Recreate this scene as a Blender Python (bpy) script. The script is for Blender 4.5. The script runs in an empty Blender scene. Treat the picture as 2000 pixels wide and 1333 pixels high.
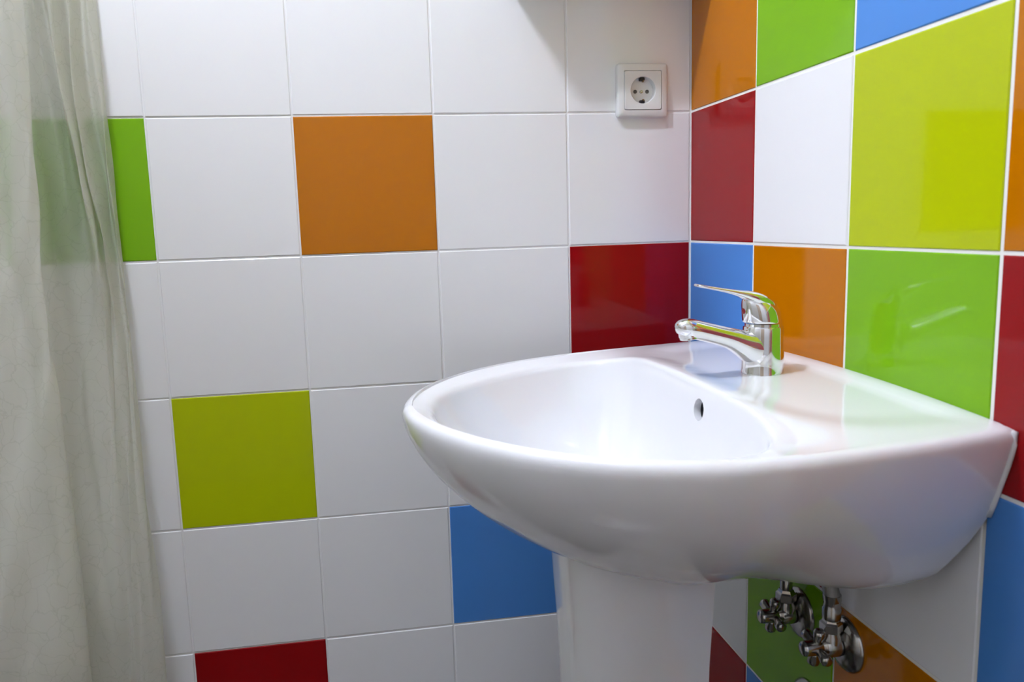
import bpy, bmesh, math, random
import numpy as np
from mathutils import Vector, Matrix

scene = bpy.context.scene
COL = scene.collection
random.seed(4)
Z0 = 1.010            # height of the reference grout line (row 0) above the floor
YC = -0.373           # centre line of the washbasin along the right wall

# ------------------------------------------------------------------ camera
cam_d = bpy.data.cameras.new('camera'); cam = bpy.data.objects.new('camera', cam_d)
COL.objects.link(cam); scene.camera = cam
yaw, pit, rol = -0.1501, -0.1411, 0.0328
Rz = Matrix.Rotation(yaw, 3, 'Z'); Rx = Matrix.Rotation(pit, 3, 'X'); Ry = Matrix.Rotation(rol, 3, 'Y')
M = Rz @ Rx @ Ry
m = Matrix((M.col[0], M.col[2], -M.col[1])).transposed().to_4x4()
m.translation = Vector((-0.5144, -1.1654, 0.0363 + Z0))
cam.matrix_world = m
cam_d.sensor_width = 36.0; cam_d.sensor_fit = 'HORIZONTAL'
cam_d.lens = 1498.0 / 2000 * 36
cam_d.shift_x = 55.8 / 2000; cam_d.shift_y = -13.4 / 2000
cam_d.clip_start = 0.02
cam_d.dof.use_dof = True; cam_d.dof.focus_distance = 1.15; cam_d.dof.aperture_fstop = 9.0

# ------------------------------------------------------------------ world, exposure
w = bpy.data.worlds.new('world'); scene.world = w; w.use_nodes = True
w.node_tree.nodes['Background'].inputs[0].default_value = (0.8, 0.88, 1, 1)
w.node_tree.nodes['Background'].inputs[1].default_value = 0.05
scene.view_settings.view_transform = 'Standard'
scene.view_settings.look = 'None'
scene.view_settings.gamma = 1
scene.view_settings.use_curve_mapping = False
scene.view_settings.exposure = 0.0
LAMP_STRENGTH = 750.0
LAMP_COLOR = (0.93, 1.0, 1.2)
LAMP_POS = [(-0.885, -0.495, 1.25), (-0.815, -0.505, 1.25)]
LAMP_R = 0.026

# ------------------------------------------------------------------ materials
def srgb(r, g, b):
    f = lambda c: (c / 255 / 12.92) if c / 255 <= 0.04045 else ((c / 255 + 0.055) / 1.055) ** 2.4
    return (f(r), f(g), f(b), 1)

def mat(name, col, rough=0.5, metal=0.0, bump=0.0, bscale=50.0, coat=0.0, var=0.0, ior=1.5):
    mt = bpy.data.materials.new(name); mt.use_nodes = True
    nt = mt.node_tree; p = nt.nodes['Principled BSDF']
    p.inputs['Base Color'].default_value = col
    p.inputs['Roughness'].default_value = rough
    p.inputs['Metallic'].default_value = metal
    p.inputs['IOR'].default_value = ior
    if coat: p.inputs['Coat Weight'].default_value = coat; p.inputs['Coat Roughness'].default_value = 0.05
    tc = nt.nodes.new('ShaderNodeTexCoord')
    if bump or var:
        n = nt.nodes.new('ShaderNodeTexNoise'); n.inputs['Scale'].default_value = bscale
        n.inputs['Detail'].default_value = 3
        nt.links.new(tc.outputs['Object'], n.inputs['Vector'])
    if bump:
        b = nt.nodes.new('ShaderNodeBump'); b.inputs['Strength'].default_value = bump
        b.inputs['Distance'].default_value = 0.001
        nt.links.new(n.outputs['Fac'], b.inputs['Height']); nt.links.new(b.outputs['Normal'], p.inputs['Normal'])
    if var:
        mx = nt.nodes.new('ShaderNodeMix'); mx.data_type = 'RGBA'
        mx.inputs['A'].default_value = tuple(c * (1 - var) for c in col[:3]) + (1,)
        mx.inputs['B'].default_value = tuple(min(1, c * (1 + var)) for c in col[:3]) + (1,)
        nt.links.new(n.outputs['Fac'], mx.inputs['Factor']); nt.links.new(mx.outputs['Result'], p.inputs['Base Color'])
    return mt

TILE = {
    'white':  mat('white glazed tile', srgb(239, 238, 238), 0.16, bump=0.035, bscale=95),
    'orange': mat('orange glazed tile', srgb(184, 108, 0), 0.07, ior=1.33, bump=0.012, bscale=60, var=0.008),
    'lime':   mat('lime glazed tile', srgb(177, 190, 10), 0.07, ior=1.33, bump=0.012, bscale=60, var=0.008),
    'green':  mat('green glazed tile', srgb(120, 174, 24), 0.07, ior=1.33, bump=0.012, bscale=60, var=0.008),
    'blue':   mat('blue glazed tile', srgb(78, 136, 208), 0.07, ior=1.33, bump=0.012, bscale=60, var=0.008),
    'red':    mat('red glazed tile', srgb(142, 8, 14), 0.07, ior=1.33, bump=0.012, bscale=60, var=0.008),
}
GROUT_B = mat('back wall grout', srgb(237, 236, 235), 0.7, bump=0.2, bscale=300)
GROUT = mat('white grout', srgb(240, 238, 232), 0.8, bump=0.2, bscale=300)
PORC = mat('white porcelain', srgb(240, 240, 242), 0.09, coat=0.3)
CHROME = mat('polished chrome', (0.80, 0.80, 0.81, 1), 0.045, 1.0)
CHROME_D = mat('dull valve chrome', (0.42, 0.41, 0.39, 1), 0.2, 1.0, bump=0.05, bscale=200)
HOSE = mat('braided steel', (0.42, 0.42, 0.41, 1), 0.35, 1.0, bump=0.6, bscale=900)
DARK = mat('dark cavity', (0.01, 0.01, 0.012, 1), 0.6, var=0.2)
REDP = mat('red marker plastic', srgb(150, 10, 25), 0.3, var=0.1)
PLAST = mat('white plastic', srgb(226, 226, 224), 0.3, bump=0.01, bscale=300)
PLAST_G = mat('grey plastic', srgb(92, 92, 88), 0.4, var=0.1)
BRASS = mat('earth clip metal', (0.35, 0.24, 0.12, 1), 0.35, 1.0, var=0.2)
SEAL = mat('white sealant', srgb(236, 236, 236), 0.35, bump=0.1, bscale=150)
PAINT = mat('white wall paint', srgb(244, 244, 244), 0.6, bump=0.05, bscale=200)
CEIL = mat('ceiling paint', srgb(248, 248, 248), 0.8, bump=0.05, bscale=200)
FLOORM = mat('grey floor tile', srgb(58, 57, 55), 0.25, bump=0.05, bscale=40, var=0.1)
DOORM = mat('brown door', srgb(190, 170, 150), 0.4, bump=0.1, bscale=30, var=0.15)
CABM = mat('white lacquer', srgb(232, 232, 232), 0.25, var=0.01)
STEEL = mat('brushed steel', (0.6, 0.6, 0.6, 1), 0.25, 1.0, bump=0.02, bscale=300)

def emit(name, col, s):
    mt = bpy.data.materials.new(name); mt.use_nodes = True
    nt = mt.node_tree; nt.nodes.remove(nt.nodes['Principled BSDF'])
    e = nt.nodes.new('ShaderNodeEmission'); e.inputs[0].default_value = (*col, 1); e.inputs[1].default_value = s
    nt.links.new(e.outputs[0], nt.nodes['Material Output'].inputs[0]); return mt
BULB = emit('lit bulb', LAMP_COLOR, LAMP_STRENGTH)

def curtain_material():
    mt = bpy.data.materials.new('translucent curtain vinyl'); mt.use_nodes = True
    nt = mt.node_tree; N = nt.nodes; L = nt.links
    N.remove(N['Principled BSDF'])
    tc = N.new('ShaderNodeTexCoord')
    n1 = N.new('ShaderNodeTexNoise'); n1.inputs['Scale'].default_value = 16; n1.inputs['Detail'].default_value = 5
    n2 = N.new('ShaderNodeTexNoise'); n2.inputs['Scale'].default_value = 240; n2.inputs['Detail'].default_value = 2
    vo = N.new('ShaderNodeTexVoronoi'); vo.feature = 'DISTANCE_TO_EDGE'; vo.inputs['Scale'].default_value = 46
    L.new(tc.outputs['Object'], n1.inputs['Vector']); L.new(tc.outputs['Object'], n2.inputs['Vector'])
    # wobble the crackle cells so that their edges curl
    mp = N.new('ShaderNodeMix'); mp.data_type = 'RGBA'; mp.blend_type = 'ADD'; mp.inputs['Factor'].default_value = 0.06
    L.new(tc.outputs['Object'], mp.inputs['A']); L.new(n1.outputs['Color'], mp.inputs['B'])
    L.new(mp.outputs['Result'], vo.inputs['Vector'])
    rp = N.new('ShaderNodeMapRange'); rp.inputs[1].default_value = 0.0; rp.inputs[2].default_value = 0.03
    L.new(vo.outputs['Distance'], rp.inputs[0])
    cm = N.new('ShaderNodeMix'); cm.data_type = 'RGBA'
    cm.inputs['A'].default_value = srgb(227, 227, 214); cm.inputs['B'].default_value = srgb(238, 237, 226)
    L.new(rp.outputs[0], cm.inputs['Factor'])
    b1 = N.new('ShaderNodeBump'); b1.inputs['Strength'].default_value = 0.6; b1.inputs['Distance'].default_value = 0.006
    L.new(n1.outputs['Fac'], b1.inputs['Height'])
    b2 = N.new('ShaderNodeBump'); b2.inputs['Strength'].default_value = 0.25; b2.inputs['Distance'].default_value = 0.0008
    L.new(n2.outputs['Fac'], b2.inputs['Height']); L.new(b1.outputs['Normal'], b2.inputs['Normal'])
    d = N.new('ShaderNodeBsdfDiffuse'); t = N.new('ShaderNodeBsdfTranslucent')
    r = N.new('ShaderNodeBsdfRefraction'); r.inputs['IOR'].default_value = 1.12; r.inputs['Roughness'].default_value = 0.55
    tr = N.new('ShaderNodeBsdfTransparent')
    g = N.new('ShaderNodeBsdfGlossy'); g.inputs['Roughness'].default_value = 0.35
    for s in (d, t, r): L.new(cm.outputs['Result'], s.inputs['Color'])
    for s in (d, t, g): L.new(b2.outputs['Normal'], s.inputs['Normal'])
    def mix(a, b, f):
        x = N.new('ShaderNodeMixShader'); x.inputs[0].default_value = f
        L.new(a, x.inputs[1]); L.new(b, x.inputs[2]); return x.outputs[0]
    o = mix(d.outputs[0], t.outputs[0], 0.42)
    o = mix(o, r.outputs[0], 0.27)
    o = mix(o, tr.outputs[0], 0.05)
    o = mix(o, g.outputs[0], 0.04)
    L.new(o, N['Material Output'].inputs[0])
    return mt
CURT = curtain_material()

# ------------------------------------------------------------------ helpers
ORG = {}
def link(o, parent=None):
    COL.objects.link(o)
    if parent is not None: o.parent = parent
def empty(name, loc, label, cat, group=None):
    o = bpy.data.objects.new(name, None); o.empty_display_size = 0.02
    o.location = loc; COL.objects.link(o); ORG[o.name] = Vector(loc)
    o['label'] = label; o['category'] = cat
    if group: o['group'] = group
    return o
def mesh_obj(name, verts, faces, material, parent=None, smooth=True, origin=None):
    """verts in world space; parts are stored relative to their parent's place"""
    if parent is not None: og = ORG[parent.name]
    else: og = Vector(origin) if origin is not None else Vector((0, 0, 0))
    me = bpy.data.meshes.new(name)
    me.from_pydata([(v[0] - og.x, v[1] - og.y, v[2] - og.z) for v in verts], [], faces)
    bm = bmesh.new(); bm.from_mesh(me); bmesh.ops.recalc_face_normals(bm, faces=bm.faces); bm.to_mesh(me); bm.free()
    if smooth:
        for p in me.polygons: p.use_smooth = True
    me.materials.append(material)
    o = bpy.data.objects.new(name, me); link(o, parent)
    if parent is None: o.location = og
    ORG[o.name] = og
    return o
def bm_obj(name, bm, material, parent=None, smooth=False, origin=None):
    bm.verts.index_update()
    v = [tuple(x.co) for x in bm.verts]; f = [[x.index for x in p.verts] for p in bm.faces]; bm.free()
    return mesh_obj(name, v, f, material, parent, smooth, origin)
def sharp(o, ang=35):
    me = o.data
    bm = bmesh.new(); bm.from_mesh(me)
    for e in bm.edges:
        if len(e.link_faces) == 2 and e.calc_face_angle(0) > math.radians(ang): e.smooth = False
    bm.to_mesh(me); bm.free()
    return o
def box_bm(x0, x1, y0, y1, z0, z1, bev=0.0, seg=1):
    bm = bmesh.new(); bmesh.ops.create_cube(bm, size=1)
    for v in bm.verts:
        v.co = ((x0 + x1) / 2 + v.co.x * (x1 - x0), (y0 + y1) / 2 + v.co.y * (y1 - y0), (z0 + z1) / 2 + v.co.z * (z1 - z0))
    if bev: bmesh.ops.bevel(bm, geom=bm.edges[:], offset=bev, segments=seg, profile=0.5, affect='EDGES')
    return bm
def loft(rings, cap0=True, cap1=True, closed=True):
    n = len(rings[0]); V = [p for r in rings for p in r]; F = []
    for i in range(len(rings) - 1):
        for j in range(n if closed else n - 1):
            k = (j + 1) % n
            F.append((i * n + j, i * n + k, (i + 1) * n + k, (i + 1) * n + j))
    if cap0: F.append(tuple(range(n))[::-1])
    if cap1: F.append(tuple((len(rings) - 1) * n + j for j in range(n)))
    return V, F
def frame(d):
    d = Vector(d).normalized(); a = Vector((0, 0, 1)) if abs(d.z) < 0.9 else Vector((1, 0, 0))
    u = d.cross(a).normalized(); return d, u, u.cross(d).normalized()
def lathe(p0, axis, prof, n=28, cap=True):
    """prof: list of (t along axis, radius)"""
    d, u, v = frame(axis); p0 = Vector(p0); R = []
    for t, r in prof:
        R.append([tuple(p0 + d * t + (u * math.cos(a) + v * math.sin(a)) * max(r, 1e-5)) for a in [2 * math.pi * k / n for k in range(n)]])
    return loft(R, cap, cap)
def cr(P, n):
    """Catmull-Rom through points (numpy rows), n samples per span"""
    P = np.array(P, float); Q = np.vstack([2 * P[0] - P[1], P, 2 * P[-1] - P[-2]]); out = []
    for i in range(1, len(Q) - 2):
        a, b, c, d = Q[i - 1:i + 3]
        for t in np.linspace(0, 1, n, endpoint=False):
            out.append(0.5 * (2 * b + (c - a) * t + (2 * a - 5 * b + 4 * c - d) * t * t + (3 * b - a - 3 * c + d) * t ** 3))
    out.append(P[-1]); return np.array(out)
def tube(path, r, n=16):
    P = [Vector(p) for p in path]; R = []
    for i, p in enumerate(P):
        t = (P[min(i + 1, len(P) - 1)] - P[max(i - 1, 0)])
        d, u, v = frame(t); rr = r[i] if isinstance(r, (list, tuple)) else r
        R.append([tuple(p + (u * math.cos(a) + v * math.sin(a)) * rr) for a in [2 * math.pi * k / n for k in range(n)]])
    return loft(R)
def struct(o): o['kind'] = 'structure'; return o

# ------------------------------------------------------------------ room shell
XL, YF, ZC = -1.75, -2.10, 1.40 + Z0
GB = 0.0011            # grout lies this much below the tile faces
def slab(name, x0, x1, y0, y1, z0, z1, m_):
    return struct(bm_obj(name, box_bm(x0, x1, y0, y1, z0, z1), m_, origin=((x0 + x1) / 2, (y0 + y1) / 2, z0)))
floor = slab('floor', XL - .1, .1, YF - .1, .1, -0.08, 0, FLOORM)
ceiling = slab('ceiling', XL - .1, .1, YF - .1, .1, ZC, ZC + .08, CEIL)
wall_back = slab('wall_back', XL, GB + .1, GB, GB + .1, 0, ZC, GROUT_B)
wall_right = slab('wall_right', GB, GB + .1, YF, GB, 0, ZC, GROUT)
wall_left = slab('wall_left', XL - .1, XL, YF, GB + .1, 0, ZC, PAINT)
wall_front = slab('wall_front', XL - .1, GB + .1, YF - .1, YF, 0, ZC, PAINT)
door = bm_obj('door_1', box_bm(-1.55, -0.80, YF + .001, YF + .04, 0.005, 2.0, 0.004), DOORM, origin=(-1.15, YF + .02, 0))
struct(door)
V, F = lathe((-0.88, YF + .04, 1.0), (0, 1, 0), [(0, .02), (.006, .02), (.008, .009), (.05, .009), (.055, .004)])
mesh_obj('door_handle', V, F, STEEL, door)

# tiles: every tile is a part of its wall, a little box with pillowed edges
P = 0.202
rows = {0: 0.0, 1: 0.2010, -1: -0.2018, -2: -0.4052, -3: -0.6055, -4: -0.8075, -5: -1.0098}
for k in range(2, 8): rows[k] = 0.2010 + (k - 1) * P
colb = [0.0, 0.1987, 0.4029, 0.6065, 0.8083, 1.0103, 1.2123, 1.4143, 1.6163, 1.75]
colr = [0.0, 0.2003, 0.4041, 0.6075, 0.8095, 1.0115, 1.2135, 1.4155, 1.6175, 1.8195, 2.0215, 2.10]
# colours by (row = top line index, column from the corner)
cb = {(1, 2): 'orange', (1, 4): 'green', (0, 0): 'red', (-1, 3): 'lime', (-2, 1): 'blue', (-3, 3): 'red',
      (4, 1): 'green', (3, 6): 'blue', (-2, 6): 'orange', (5, 3): 'red', (0, 6): 'lime', (-4, 5): 'green'}
crt = {(2, 0): 'orange', (2, 1): 'green', (2, 2): 'blue', (2, 3): 'red', (1, 0): 'red', (1, 1): 'white', (1, 2): 'lime', (1, 3): 'orange',
       (0, 0): 'blue', (0, 1): 'orange', (0, 2): 'green', (0, 3): 'red', (-1, 0): 'lime', (-1, 1): 'red', (-1, 2): 'white', (-1, 3): 'blue',
       (-2, 0): 'white', (-2, 1): 'green', (-2, 2): 'orange', (-2, 3): 'lime', (-3, 0): 'red', (-3, 1): 'blue', (-3, 2): 'lime', (-3, 3): 'white'}
def tile_mesh(wd, ht, key, cache={}):
    k = (round(wd, 4), round(ht, 4), key[0], key[1])
    if k in cache: return cache[k]
    a, b = wd / 2, ht / 2; e = 0.0011; t0 = 0.0045; f = 0.0008
    V = []
    for (i, z) in ((0, -t0), (0, -f), (e, 0)):
        for sx, sy in ((-1, -1), (1, -1), (1, 1), (-1, 1)): V.append((sx * (a - i), sy * (b - i), z))
    F = [(8, 9, 10, 11)]
    for q in range(2):
        for j in range(4):
            n = (j + 1) % 4; F.append((q * 4 + j, q * 4 + n, q * 4 + 4 + n, q * 4 + 4 + j))
    if key[0] == 'b': V = [(x, -z, y) for x, y, z in V]          # face towards -y
    else: V = [(z, -x, y) for x, y, z in V]; V = [(-abs(x) if 0 else -x * 1, y, z) for x, y, z in V]; V = [(x, y, z) for x, y, z in V]
    me = bpy.data.meshes.new('tile'); me.from_pydata(V, [], F)
    bm = bmesh.new(); bm.from_mesh(me)
    bmesh.ops.recalc_face_normals(bm, faces=bm.faces)
    big = max(bm.faces, key=lambda q: q.calc_area()); want = Vector((0, -1, 0)) if key[0] == 'b' else Vector((-1, 0, 0))
    if big.normal.dot(want) < 0: bmesh.ops.reverse_faces(bm, faces=bm.faces)
    bm.to_mesh(me); bm.free(); me.materials.append(TILE[key[1]])
    cache[k] = me; return me
GAPB, GAPR = 0.0024, 0.0036
rk = sorted(rows, reverse=True)
for a, b in zip(rk, rk[1:]):
    zt_, zb_ = rows[a] + Z0, max(rows[b] + Z0, 0.001)
    if zt_ > ZC: zt_ = ZC - .001
    for wall, cols, cmap, gap, kd in ((wall_back, colb, cb, GAPB, 'b'), (wall_right, colr, crt, GAPR, 'r')):
        og = ORG[wall.name]
        for j in range(len(cols) - 1):
            c0, c1 = cols[j], cols[j + 1]
            color = cmap.get((a, j))
            if color is None:
                color = 'white' if kd == 'b' else random.choice(['white', 'orange', 'lime', 'green', 'blue', 'red'])
            dz = random.uniform(-.0003, .0003); pr = random.uniform(-.0003, .0002)
            lo = c0 + (0.001 if j == 0 and kd == 'r' else .0022 if j == 0 else gap / 2); hi = c1 - gap / 2
            me = tile_mesh(hi - lo, zt_ - zb_ - gap, (kd, color))
            o = bpy.data.objects.new('tile', me); COL.objects.link(o); o.parent = wall
            cz = (zt_ + zb_) / 2 + dz; ca = -(lo + hi) / 2
            o.location = (Vector((ca, pr, cz)) if kd == 'b' else Vector((pr, ca, cz))) - og
            o.rotation_euler = ((random.uniform(-.0012, .0012), 0, random.uniform(-.0012, .0012)) if kd == 'b'
                                else (0, random.uniform(-.0012, .0012), random.uniform(-.0012, .0012)))

# ------------------------------------------------------------------ washbasin
sink = empty('washbasin', (0, YC, Z0 - 0.145), 'white porcelain washbasin with oval bowl mounted on the colourful tiled wall', 'washbasin')
outer_c = [(0, .262), (.03, .2665), (.1, .271), (.2, .270), (.26, .261), (.32, .239), (.37, .207), (.41, .169), (.44, .129), (.465, .081), (.479, .035), (.4835, 0)]
inner_c = [(.170, 0), (.170, .08), (.171, .145), (.174, .178), (.183, .203), (.20, .217), (.225, .222), (.25, .221), (.30, .203), (.35, .172), (.39, .138), (.412, .112), (.431, .080), (.443, .045), (.4475, .015), (.448, 0)]
def dense(c, n=40, sym=True):
    q = cr(c, n); return q
PW = 2.4
OUT = np.vstack([[[0, 0]], dense(outer_c)]); INN = dense(inner_c)
CD = 0.262
def radial(poly, ang):
    """distance from (CD,0) to the half outline poly (d, h>=0) along |ang|, ang=0 is away from the wall"""
    a = abs(ang); dx, dy = math.cos(a), math.sin(a); best = None
    for (x0, y0), (x1, y1) in zip(poly, poly[1:]):
        ex, ey = x1 - x0, y1 - y0; den = dx * ey - dy * ex
        if abs(den) < 1e-12: continue
        fx, fy = x0 - CD, y0
        t = (fx * ey - fy * ex) / den; s = (fx * dy - fy * dx) / den
        if t > 0 and -1e-6 <= s <= 1 + 1e-6 and (best is None or t > best): best = t
    return best
NA = 240
corner = math.atan2(.262, -CD)
angs = [math.pi * 2 * (k + 0.0) / NA - math.pi for k in range(NA)]
angs = [corner if abs(a - corner) < math.pi / NA else (-corner if abs(a + corner) < math.pi / NA else a) for a in angs]
RO = [radial(OUT, a) for a in angs]; RI = [radial(INN, a) for a in angs]
def sm(a, b, x):
    t = min(1, max(0, (x - a) / (b - a))); return t * t * (3 - 2 * t)
RBX = [0, 10, 20, 30, 38, 45, 52, 59.5, 68.8, 83, 90]
RBY = [.164, .1665, .1745, .1890, .2080, .2310, .247, .260, .2585, .2518, .25]
def ztop(d, Y):
    z = -.1305 - .0105 * (Y / .27) ** 2 - .0185 * (d / .48) ** 1.0
    ph = math.atan2(abs(Y), max(d, 1e-4)); r = math.hypot(d, Y)
    rb = np.interp(math.degrees(ph), RBX, RBY)
    rec = sm(.012, .032, d) * (1 - sm(.76, .985, r / rb))
    z -= .0042 * rec
    return z
def pt(a, r): return CD + r * math.cos(a), r * math.sin(a)
def zrim(a, r, ro, ri):
    """top height with the rim falling inwards to the bowl, except along the tap deck"""
    d, Y = pt(a, r); f = min(1, max(0, (ro - r) / (ro - ri)))
    return ztop(d, Y) - .0125 * f ** 1.35 * sm(-.60, -.22, math.cos(a))
rings = []
DB = 0.128
for rho in [0.02, .12, .25, .38, .5, .6, .69, .76, .82, .87, .91, .94, .965, .983]:
    ring = []
    for a, ri, ro in zip(angs, RI, RO):
        d0, Y0 = pt(a, ri); back = 0.5 - 0.5 * math.cos(a)       # 1 at the wall side
        n = 3.0 + 5.0 * back ** 2
        zl = zrim(a, ri, ro, ri) - .0085
        d, Y = pt(a, ri * rho); ring.append((d, Y, zl - DB * (1 - rho ** n)))
    rings.append(ring)
# lip, rounded
for off, dz in ((.0005, .0060), (.0018, .0037), (.0040, .0017), (.0070, .0005), (.0105, .0)):
    ring = []
    for a, ri, ro in zip(angs, RI, RO):
        back = 0.5 - 0.5 * math.cos(a); k = 1 - .3 * back
        d, Y = pt(a, ri + off * k); ring.append((d, Y, zrim(a, ri + off * k, ro, ri) - dz))
    rings.append(ring)
NT = 22
for i in range(1, NT):
    f = i / NT; ring = []
    for a, ri, ro in zip(angs, RI, RO):
        r = (ri + .0105 * (1 - .15 * (1 - math.cos(a)))) * (1 - f) + (ro - .010) * f; d, Y = pt(a, r); ring.append((d, Y, zrim(a, r, ro, ri)))
    rings.append(ring)
edge_z = []
for off, dz in ((.010, 0), (.0065, .0006), (.0035, .0019), (.0014, .0042), (.0003, .0072), (0, .0105)):
    ring = []
    for a, ro in zip(angs, RO):
        back = (abs(a) > corner + 1e-4)
        d, Y = pt(a, ro - off); d2, Y2 = pt(a, ro)
        if back: d, Y = pt(a, ro - off * .5)
        ring.append((max(0.0005, d), Y, ztop(d, Y) - dz * (0.5 if back else 1)))
    rings.append(ring)
top_edge = rings[-1]
DD = 0.186
KT = [0, .10, .18, .36, .55, .74, .85, .93, .98, 1.0]; KV = [1, .985, .968, .928, .872, .80, .715, .58, .38, 0]
def kside(t): return float(np.interp(t, KT, KV))
for t in [.03, .08, .14, .2, .27, .34, .41, .48, .55, .62, .69, .75, .81, .86, .9, .94, .97, .99]:
    ring = []
    kr = 1 - 0.22 * max(0, (t - .36) / .64) ** 1.3
    for (d, Y, z) in top_edge:
        pw = np.interp(d, [.1, .2, .32], [1.95, 1.85, 1.68]); k = (1 - t ** pw) ** (1 / pw)
        wk = 1 - sm(.03, .20, d); k = kside(t) * wk + k * (1 - wk)
        zb = -.148 - (DD + .019 * sm(.12, .30, d)) * t
        z2 = zb + (z + .148) * (1 - t) ** 2
        d2 = .175 + (d - .175) * (k if d > .175 else kr)
        ring.append((max(0.0005, d2), Y * k, z2))
    rings.append(ring)
rings = [[(-d, Y + YC, z + Z0) for d, Y, z in r] for r in rings]
V, F = loft(rings)
basin = mesh_obj('basin', V, F, PORC, sink)
# overflow hole cut into the back of the bowl, with a dark sleeve behind it
def apply_boolean(o, cv, cf):
    c = bpy.data.meshes.new('cut'); c.from_pydata(cv, [], cf)
    bm = bmesh.new(); bm.from_mesh(c); bmesh.ops.recalc_face_normals(bm, faces=bm.faces); bm.to_mesh(c); bm.free()
    co = bpy.data.objects.new('cut', c); COL.objects.link(co)
    md = o.modifiers.new('b', 'BOOLEAN'); md.operation = 'DIFFERENCE'; md.solver = 'EXACT'; md.object = co
    bpy.context.view_layer.update()
    dg = bpy.context.evaluated_depsgraph_get(); ev = o.evaluated_get(dg)
    me = bpy.data.meshes.new_from_object(ev)
    o.modifiers.clear(); o.data = me
    bpy.data.objects.remove(co)
OFZ = Z0 - .1625; OFY = YC - .040
og = ORG[basin.name]
ax = Vector((1, 0, -.12)).normalized()
V, F = lathe(Vector((-.196, OFY, OFZ)), ax, [(0, .0118), (.060, .0118)], 40)
apply_boolean(basin, V, F)
for p in basin.data.polygons: p.use_smooth = True
sharp(basin, 50)
V, F = lathe(Vector((-.196, OFY, OFZ)) + ax * .032, ax, [(0, .0116), (.028, .0116)], 40)
F = F[:-2] + [F[-1]]
ov = mesh_obj('overflow_hole', V, F, DARK, sink)
V, F = lathe((-CD, YC, Z0 - .1445 - DB - .004), (0, 0, 1), [(0, .034), (.004, .034), (.006, .030), (.0055, .022), (.009, .020), (.011, .012), (.0115, .001)])
mesh_obj('drain', V, F, CHROME, sink)
# sealant bead along the wall
path = []
for i in range(0, 61):
    Y = -.262 + .524 * i / 60; path.append((-.002, YC + Y, Z0 + ztop(0, Y) - .004))
left = [(-.002, YC - .262 * kside(t) - .0005, Z0 - .148 - DD * t) for t in (.40, .34, .27, .2, .14, .08, .03)]
right_ = [(-.002, YC + .262 * kside(t) + .0005, Z0 - .148 - DD * t) for t in (.03, .08, .14, .2, .27, .34, .40)]
V, F = tube(left + path + right_, .0026, 10)
mesh_obj('sealant_bead', V, F, SEAL, sink)

# pedestal: a shell open towards the wall
ped = empty('pedestal', (-.24, YC, 0), 'white porcelain pedestal column under the washbasin', 'pedestal')
def ushell(z, df, dr, hw, th):
    o_, i_ = [], []
    for k in range(41):
        a = -math.pi / 2 + math.pi * k / 40
        c, s = math.cos(a), math.sin(a); e = 0.55
        cx, sx = abs(c) ** e, math.copysign(abs(s) ** e, s)
        o_.append((-(dr + (df - dr) * cx), YC + hw * sx, z))
        i_.append((-(dr + (df - dr - th) * cx), YC + (hw - th) * sx, z))
    return o_ + i_[::-1]
R = []
for z, df, dr, hw in [(0, .335, .17, .105), (.02, .333, .17, .104), (.05, .322, .174, .094), (.10, .314, .177, .086), (.25, .308, .180, .080), (.45, .3095, .180, .0815), (.58, .314, .178, .0845), (.66, .3185, .175, .088), (.69, .3205, .174, .0895), (.715, .3215, .173, .0905)]:
    R.append(ushell(z + .0005, df, dr, hw, .012))
V, F = loft(R)
sharp(mesh_obj('column', V, F, PORC, ped), 50)

# ------------------------------------------------------------------ faucet
DZ = ztop(.078, 0)
BX = -.078
fau = empty('faucet', (BX, YC, Z0 + DZ), 'polished chrome single-lever faucet standing on the washbasin deck', 'faucet')
W3 = lambda d, y, z: (-d, YC + y, Z0 + z)
V, F = lathe((BX, YC, Z0 + DZ - .002), (0, 0, 1), [(0, .0232), (.003, .0232), (.0045, .0228), (.015, .0226), (.03, .0222), (.044, .0219), (.0535, .0217), (.0545, .0212), (.0550, .0200), (.058, .0200)], 48)
sharp(mesh_obj('body', V, F, CHROME, fau), 40)
sp = cr([(.076, -.112, .020, .0205), (.090, -.1085, .0195, .0198), (.1035, -.1030, .0150, .0180), (.118, -.0968, .0120, .0163), (.135, -.0915, .0112, .0153), (.150, -.0872, .0110, .0146), (.163, -.0838, .0110, .0140), (.172, -.0825, .0098, .0124), (.178, -.0824, .0068, .0092), (.1805, -.0826, .003, .004)], 6)
R = []
for i in range(len(sp)):
    t = sp[min(i + 1, len(sp) - 1)] - sp[max(i - 1, 0)]; tx, tz = t[0], t[1]; l = math.hypot(tx, tz); nx, nz = -tz / l, tx / l
    d, z, rz, ry = sp[i]; ring = []
    for k in range(32):
        a = 2 * math.pi * k / 32; c, s = math.cos(a), math.sin(a); e = .85
        u = math.copysign(abs(s) ** e, s) * rz; y = math.copysign(abs(c) ** e, c) * ry
        ring.append(W3(d + nx * u, y, z + nz * u))
    R.append(ring)
V, F = loft(R); mesh_obj('spout', V, F, CHROME, fau)
V, F = lathe(W3(.1665, 0, -.086), (.18, 0, -1), [(0, .0112), (.006, .0112), (.0065, .0106), (.007, .0106), (.0085, .0108), (.0092, .0098)], 32)
aer = sharp(mesh_obj('aerator', V, F, CHROME, fau), 40)
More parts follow.
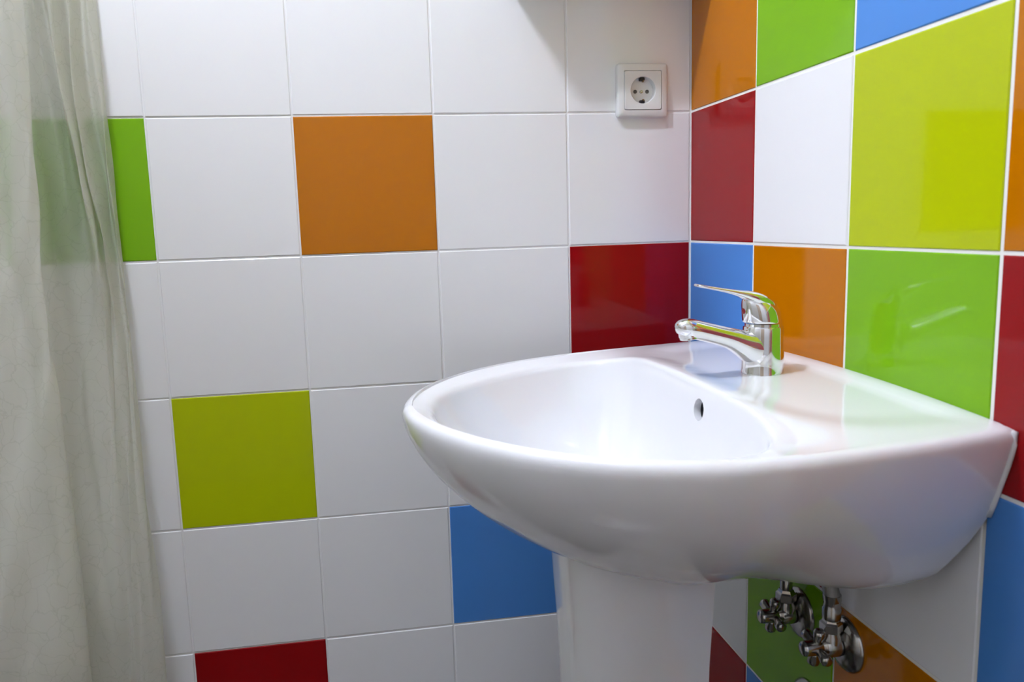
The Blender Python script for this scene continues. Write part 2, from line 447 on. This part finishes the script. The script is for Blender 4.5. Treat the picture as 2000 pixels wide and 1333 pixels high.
# lever: cap and blade in one casting
hp = [(-.0805, .0795, .0206), (-.0802, .0795, .0209), (-.078, .0800, .0209), (-.073, .0808, .0207), (-.067, .0820, .0200), (-.062, .0838, .0186), (-.0575, .0865, .0160), (-.054, .0895, .0126), (-.0515, .0925, .0080), (-.0505, .094, .003)]
R = []
for z, c, r in hp:
    R.append([W3(c + r * math.cos(a), r * math.sin(a), z) for a in [2 * math.pi * k / 40 for k in range(40)]])
V1, F1 = loft(R)
st = cr([(.070, -.0640, .0050, .0120), (.0775, -.0590, .0062, .0150), (.088, -.0540, .0068, .0162), (.099, -.0500, .0056, .0155), (.110, -.0468, .0038, .0138), (.124, -.0434, .0026, .0120), (.140, -.0400, .0020, .0104), (.153, -.0372, .0018, .0090), (.157, -.0364, .0015, .0072), (.158, -.0362, .0006, .003)], 5)
R = []
for i in range(len(st)):
    t = st[min(i + 1, len(st) - 1)] - st[max(i - 1, 0)]; l = math.hypot(t[0], t[1]); nx, nz = -t[1] / l, t[0] / l
    d, z, hz, hy = st[i]; ring = []
    for k in range(24):
        a = 2 * math.pi * k / 24; c, s = math.cos(a), math.sin(a); e = .6
        u = math.copysign(abs(s) ** e, s) * hz; y = math.copysign(abs(c) ** e, c) * hy
        ring.append(W3(d + nx * u, y, z + nz * u))
    R.append(ring)
V2, F2 = loft(R)
lev = mesh_obj('lever', V1 + V2, F1 + [tuple(i + len(V1) for i in f) for f in F2], CHROME, fau)
sharp(lev, 60)
V, F = lathe(W3(.1000, 0, -.0675), (-1, 0, .12), [(0, .0034), (.0022, .0034), (.0030, .0026), (.0032, .0005)], 18)
mk = mesh_obj('temperature_marker', V, F, REDP, lev); mk['label'] = 'small dark red button on the lever neck'

# ------------------------------------------------------------------ angle valves, hoses, waste
def make_valve(y, z, label):
    y_, z_ = y, z + Z0
    r = empty('angle_valve', (0, y, z_), label, 'valve', 'shut-off valves under the washbasin')
    V, F = lathe((0, y, z_), (-1, 0, 0), [(0, .0315), (.002, .0315), (.005, .029), (.0085, .021), (.0105, .013), (.011, .010)], 36)
    sharp(mesh_obj('wall_flange', V, F, CHROME_D, r), 40)
    V, F = lathe((-.008, y, z_), (-1, 0, 0), [(0, .0095), (.003, .0095), (.004, .0125), (.020, .0125), (.022, .011), (.025, .0085), (.028, .0075)], 24)
    V2, F2 = lathe((-.020, y, z_), (0, 0, 1), [(-.004, .0115), (.013, .0113), (.016, .0098), (.022, .0095)], 24)
    bd = mesh_obj('valve_body', V + V2, F + [tuple(i + len(V) for i in f) for f in F2], CHROME_D, r); sharp(bd, 40)
    V, F = lathe((-.020, y, z_ + .018), (0, 0, 1), [(0, .0112), (.001, .0122), (.010, .0122), (.012, .010), (.015, .0085)], 6)
    mesh_obj('compression_nut', V, F, CHROME_D, r, smooth=False)
    V, F = lathe((-.024, y, z_), (-1, 0, 0), [(0, .0075), (.004, .0090), (.027, .0086), (.030, .0078), (.0315, .0055), (.032, .001)], 20)
    h = mesh_obj('handle', V, F, CHROME_D, r); sharp(h, 45)
    for k in range(4):
        a = math.pi / 2 * k + .25
        V, F = lathe((-.037, y, z_), (0, math.cos(a), math.sin(a)), [(.004, .0052), (.012, .0050), (.0165, .0066), (.0215, .0066), (.0240, .0045), (.0245, .001)], 16)
        mesh_obj('handle_lobe', V, F, CHROME_D, h)
    return r
va = make_valve(-.335, -.455, 'chrome angle valve on the green tile, the one nearer the pedestal')
vb = make_valve(-.428, -.4445, 'chrome angle valve at the orange tile, the one farther from the pedestal')
for (y, z, rr, lb) in ((-.335, -.455, .0062, 'thin chrome supply pipe above the valve on the green tile'),
                       (-.428, -.4445, .0088, 'thicker grey supply hose above the valve at the orange tile')):
    zz = z + Z0
    pth = cr([(-.020, y, zz + .032), (-.0203, y, zz + .06), (-.030, y + (YC - y) * .1, zz + .10), (-.044, y + (YC - y) * .25, zz + .135)], 6)
    h = empty('supply_hose', (-.020, y, zz + .032), lb, 'hose', 'supply hoses under the washbasin')
    V, F = tube([tuple(p) for p in pth], rr); mesh_obj('tube', V, F, HOSE if rr > .007 else CHROME_D, h)
    V, F = lathe((-.020, y, zz + .0335), (0, 0, 1), [(0, rr + .0012), (.012, rr + .0012), (.0135, rr + .0002), (.020, rr + .0002), (.0215, rr + .001), (.028, rr + .001)], 20)
    sharp(mesh_obj('crimp_ferrule', V, F, CHROME_D, h), 40)
wp = empty('waste_pipe', (0, -.360, Z0 - .566), 'chrome waste pipe with wall flange low behind the pedestal', 'pipe')
V, F = lathe((0, -.360, Z0 - .566), (-1, 0, 0), [(0, .033), (.003, .033), (.008, .028), (.012, .019)], 32)
mesh_obj('wall_flange', V, F, CHROME_D, wp)
V, F = lathe((-.006, -.360, Z0 - .566), (-1, 0, -.02), [(0, .016), (.15, .016)], 24); mesh_obj('pipe', V, F, CHROME_D, wp)
V, F = lathe((-.045, -.360, Z0 - .567), (-1, 0, -.02), [(0, .018), (.001, .021), (.018, .021), (.019, .018)], 12); mesh_obj('slip_nut', V, F, CHROME_D, wp)

# ------------------------------------------------------------------ wall socket
SX, SZ = -.0817, .2322 + Z0
sock = empty('wall_socket', (SX, 0, SZ), 'white earthed wall socket with round well on the white tiles near the corner', 'socket')
def sq(hx, hz, y, e=.12, n=64, cx=0, cz=0, sag=0):
    r = []
    for k in range(n):
        a = 2 * math.pi * (k + .5) / n; c, s = math.cos(a), math.sin(a)
        x = math.copysign(abs(c) ** e, c) * hx; z = math.copysign(abs(s) ** e, s) * hz
        if sag and s < 0: z -= sag * (1 - (x / hx) ** 2)
        r.append((SX + cx + x, y, SZ + cz + z))
    return r
def circ(r_, y, n=64, cz=0):
    return [(SX + r_ * math.cos(2 * math.pi * (k + .5) / n), y, SZ + cz + r_ * math.sin(2 * math.pi * (k + .5) / n)) for k in range(n)]
ins = dict(e=.06, sag=.0018)
R = [sq(.0405, .0405, 0), sq(.0405, .0405, -.005), sq(.0396, .0396, -.0078), sq(.0375, .0375, -.0092), sq(.0300, .0290, -.0098, **ins), sq(.0298, .0288, -.0092, **ins), sq(.0298, .0288, -.002, **ins)]
V, F = loft(R, True, False); sharp(mesh_obj('frame', V, F, PLAST, sock), 40)
ins = dict(e=.06, sag=.0018)
R = [sq(.0292, .0282, -.002, **ins), sq(.0292, .0282, -.0098, **ins), sq(.0286, .0276, -.0106, **ins), circ(.0212, -.0108), circ(.0200, -.0104), circ(.0196, -.0085), circ(.0192, -.0012)]
V, F = loft(R, False, True)
inn = mesh_obj('socket_insert', V, F, PLAST, sock); sharp(inn, 40)
for sx in (-1, 1):
    V, F = lathe((SX + sx * .0095, -.0011, SZ - .0010), (0, -1, 0), [(0, .0029), (.0006, .0029)], 20)
    mesh_obj('pin_hole', V, F, PLAST_G, sock, smooth=False)
V, F = lathe((SX, -.0011, SZ - .0010), (0, -1, 0), [(0, .0027), (.0012, .0026), (.0016, .0020), (.0012, .0010)], 20)
mesh_obj('centre_screw', V, F, STEEL, sock)
for s in (-1, 1):
    bm = box_bm(SX - .0038, SX + .0038, -.0078, -.0010, SZ + s * .0168 - .0024, SZ + s * .0168 + .0024, .0008)
    mesh_obj_ = bm_obj('earth_slot', bm, DARK, sock)
    V, F = tube([(SX + .0015, -.0012, SZ + s * .0150), (SX + .0018, -.005, SZ + s * .0132), (SX + .0018, -.0082, SZ + s * .0146)], .0011, 8)
    mesh_obj('earth_clip', V, F, BRASS, sock)

# ------------------------------------------------------------------ shower curtain
zl = [.9, .33, .23, .13, 0, -.12, -.3, -.5, -.95]
cols = [
([-0.01, -0.01, -0.01, -0.01, -0.011, -0.017, -0.033, -0.053, -0.065],
 [-0.855, -0.855, -0.854, -0.855, -0.854, -0.848, -0.844, -0.837, -0.833]),
([-0.035, -0.035, -0.035, -0.035, -0.035, -0.04, -0.054, -0.074, -0.085],
 [-0.855, -0.855, -0.854, -0.853, -0.85, -0.846, -0.841, -0.834, -0.831]),
([-0.022, -0.022, -0.022, -0.022, -0.025, -0.037, -0.058, -0.083, -0.095],
 [-0.868, -0.868, -0.866, -0.863, -0.857, -0.854, -0.848, -0.841, -0.838]),
([-0.058, -0.058, -0.058, -0.057, -0.054, -0.054, -0.07, -0.093, -0.103],
 [-0.876, -0.876, -0.874, -0.87, -0.861, -0.857, -0.855, -0.849, -0.846]),
([-0.032, -0.032, -0.032, -0.03, -0.032, -0.052, -0.073, -0.099, -0.109],
 [-0.885, -0.885, -0.883, -0.877, -0.866, -0.864, -0.861, -0.856, -0.854]),
([-0.085, -0.085, -0.085, -0.081, -0.071, -0.066, -0.081, -0.104, -0.113],
 [-0.893, -0.893, -0.886, -0.877, -0.863, -0.866, -0.867, -0.863, -0.862]),
([-0.034, -0.034, -0.032, -0.031, -0.042, -0.063, -0.082, -0.106, -0.115],
 [-0.911, -0.911, -0.904, -0.896, -0.887, -0.878, -0.876, -0.872, -0.87]),
([-0.046, -0.046, -0.044, -0.043, -0.04, -0.057, -0.079, -0.105, -0.115],
 [-0.915, -0.915, -0.914, -0.911, -0.909, -0.899, -0.891, -0.884, -0.882]),
([-0.03, -0.03, -0.029, -0.026, -0.026, -0.047, -0.074, -0.103, -0.113],
 [-0.932, -0.932, -0.936, -0.937, -0.936, -0.923, -0.911, -0.902, -0.899]),
([-0.05, -0.05, -0.05, -0.05, -0.051, -0.058, -0.075, -0.097, -0.105],
 [-0.94, -0.94, -0.945, -0.949, -0.952, -0.946, -0.939, -0.931, -0.929]),
([-0.1, -0.1, -0.1, -0.1, -0.101, -0.108, -0.126, -0.15, -0.155],
 [-0.929, -0.929, -0.936, -0.941, -0.945, -0.941, -0.937, -0.932, -0.931]),
([-0.165, -0.165, -0.165, -0.165, -0.166, -0.174, -0.193, -0.219, -0.22],
 [-0.89, -0.89, -0.894, -0.897, -0.898, -0.892, -0.884, -0.878, -0.878]),
([-0.182, -0.182, -0.182, -0.182, -0.183, -0.192, -0.211, -0.237, -0.237],
 [-0.892, -0.892, -0.896, -0.9, -0.902, -0.898, -0.894, -0.891, -0.891]),
([-0.176, -0.176, -0.176, -0.176, -0.177, -0.186, -0.206, -0.231, -0.231],
 [-0.908, -0.908, -0.915, -0.922, -0.926, -0.928, -0.928, -0.928, -0.928]),
([-0.186, -0.186, -0.186, -0.186, -0.187, -0.196, -0.216, -0.241, -0.241],
 [-0.925, -0.925, -0.933, -0.942, -0.948, -0.955, -0.958, -0.963, -0.963]),
([-0.176, -0.176, -0.176, -0.176, -0.177, -0.186, -0.206, -0.231, -0.231],
 [-0.961, -0.961, -0.968, -0.977, -0.985, -0.99, -0.996, -1.001, -1.001]),
] + [([y] * 9, [x + .05 * q for q in (1.2, 1.2, 1, .9, .7, .5, .2, 0, 0)]) for y, x in
     ((-.200, -1.09), (-.215, -1.13), (-.27, -1.15), (-.32, -1.11), (-.38, -1.16), (-.44, -1.11), (-.50, -1.16), (-.56, -1.11), (-.62, -1.16))]
arr = np.array([[(x, y) for x, y in zip(xs, ys)] for ys, xs in cols])           # columns, levels, 2
ctrl = np.stack([cr(arr[:, k], 8) for k in range(arr.shape[1])], 1)   # dense columns, levels, 2
zs = np.linspace(.9, -.95, 110)
V = []; nc = ctrl.shape[0]
zz = np.array(zl)[::-1]
def lev_interp(c, z):
    """smooth interpolation between the levels"""
    q = ctrl[c, ::-1]
    i = int(np.clip(np.searchsorted(zz, z) - 1, 0, len(zz) - 2)); t = (z - zz[i]) / (zz[i + 1] - zz[i])
    h = zz[i + 1] - zz[i]
    def tan(k):
        a, b = max(k - 1, 0), min(k + 1, len(zz) - 1); return (q[b] - q[a]) / (zz[b] - zz[a])
    m0, m1 = tan(i) * h, tan(i + 1) * h
    return (2 * t ** 3 - 3 * t * t + 1) * q[i] + (t ** 3 - 2 * t * t + t) * m0 + (-2 * t ** 3 + 3 * t * t) * q[i + 1] + (t ** 3 - t * t) * m1
for z in zs:
    for c in range(nc):
        x, y = lev_interp(c, z)
        s = c / 8.0
        wob = .0035 * math.sin(z * 9 + s * 1.1) + .002 * math.sin(z * 23 + s * 2.3)
        pk = math.sin(17 * z + 3.1 * math.sin(s * 1.3) + s) * math.sin(s * 2.1 + 5 * z) + .6 * math.sin(41 * z + s * 3.7 + 2 * math.sin(9 * z))
        wob += .0022 * pk
        V.append((x + wob * .5, min(-.006, y + wob * min(1, s / 3)), z + Z0))
F = [(i * nc + j, i * nc + j + 1, (i + 1) * nc + j + 1, (i + 1) * nc + j) for i in range(len(zs) - 1) for j in range(nc - 1)]
cur = mesh_obj('shower_curtain', V, F, CURT, origin=(-.95, -.2, .06))
cur['label'] = 'off-white translucent shower curtain hanging in folds against the white tiled wall'; cur['category'] = 'curtain'
rod = empty('curtain_rod', (-.94, 0, .945 + Z0), 'white curtain rod holding the shower curtain above', 'rod')
V, F = tube([(-.87, -.002, .945 + Z0), (-.90, -.10, .945 + Z0), (-.95, -.17, .945 + Z0), (-1.03, -.22, .945 + Z0), (-1.09, -.35, .945 + Z0), (-1.09, -1.0, .945 + Z0), (-1.09, YF + .002, .945 + Z0)], .0125)
mesh_obj('rod_tube', V, F, CABM, rod)
for k in range(9):
    c = int(k * (nc - 1) / 8); x, y = lev_interp(c, .9)
    R = [(x, y + .03 * math.cos(a), Z0 + .9265 + .031 * math.sin(a)) for a in [2 * math.pi * q / 16 for q in range(17)]]
    V, F = tube(R, .002, 6); mesh_obj('hook', V, F, STEEL, rod)

# ------------------------------------------------------------------ things above the frame that light and shade the place
cab = empty('corner_shelf', (-.146, 0, .40 + Z0), 'white shelf board high in the corner above the socket', 'shelf')
CBX0, CBX1, CBD, CBZ = -.292, -.002, -.088, .392
bm_obj('board', box_bm(CBX0, CBX1, CBD, -.001, CBZ + Z0, CBZ + .018 + Z0, .002), CABM, cab)
for kx in (-.23, -.06):
    V, F = tube([(kx, -.001, CBZ + .05 + Z0), (kx, -.03, CBZ + .05 + Z0), (kx, -.045, CBZ + .016 + Z0)], .004, 8); mesh_obj('bracket', V, F, STEEL, cab)
lamp = empty('ceiling_lamp', (-.85, -.50, ZC), 'ceiling lamp with two round lit bulbs', 'lamp')
V, F = lathe((-.85, -.50, ZC), (0, 0, -1), [(0, .06), (.018, .06), (.024, .05), (.025, .001)]); mesh_obj('ceiling_plate', V, F, STEEL, lamp)
for (x, y, z) in LAMP_POS:
    V, F = tube([(-.85, -.50, ZC - .02), ((x - .85) / 2, (y - .50) / 2, z + .08 + Z0), (x, y, z + .055 + Z0)], .006, 10); a = mesh_obj('lamp_arm', V, F, STEEL, lamp)
    V, F = lathe((x, y, z + .060 + Z0), (0, 0, -1), [(0, .015), (.028, .016), (.034, .014)]); mesh_obj('lamp_socket', V, F, STEEL, lamp)
    bm = bmesh.new(); bmesh.ops.create_uvsphere(bm, u_segments=20, v_segments=12, radius=LAMP_R)
    for v in bm.verts: v.co += Vector((x, y, z + Z0))
    bm_obj('bulb', bm, BULB, lamp, smooth=True)
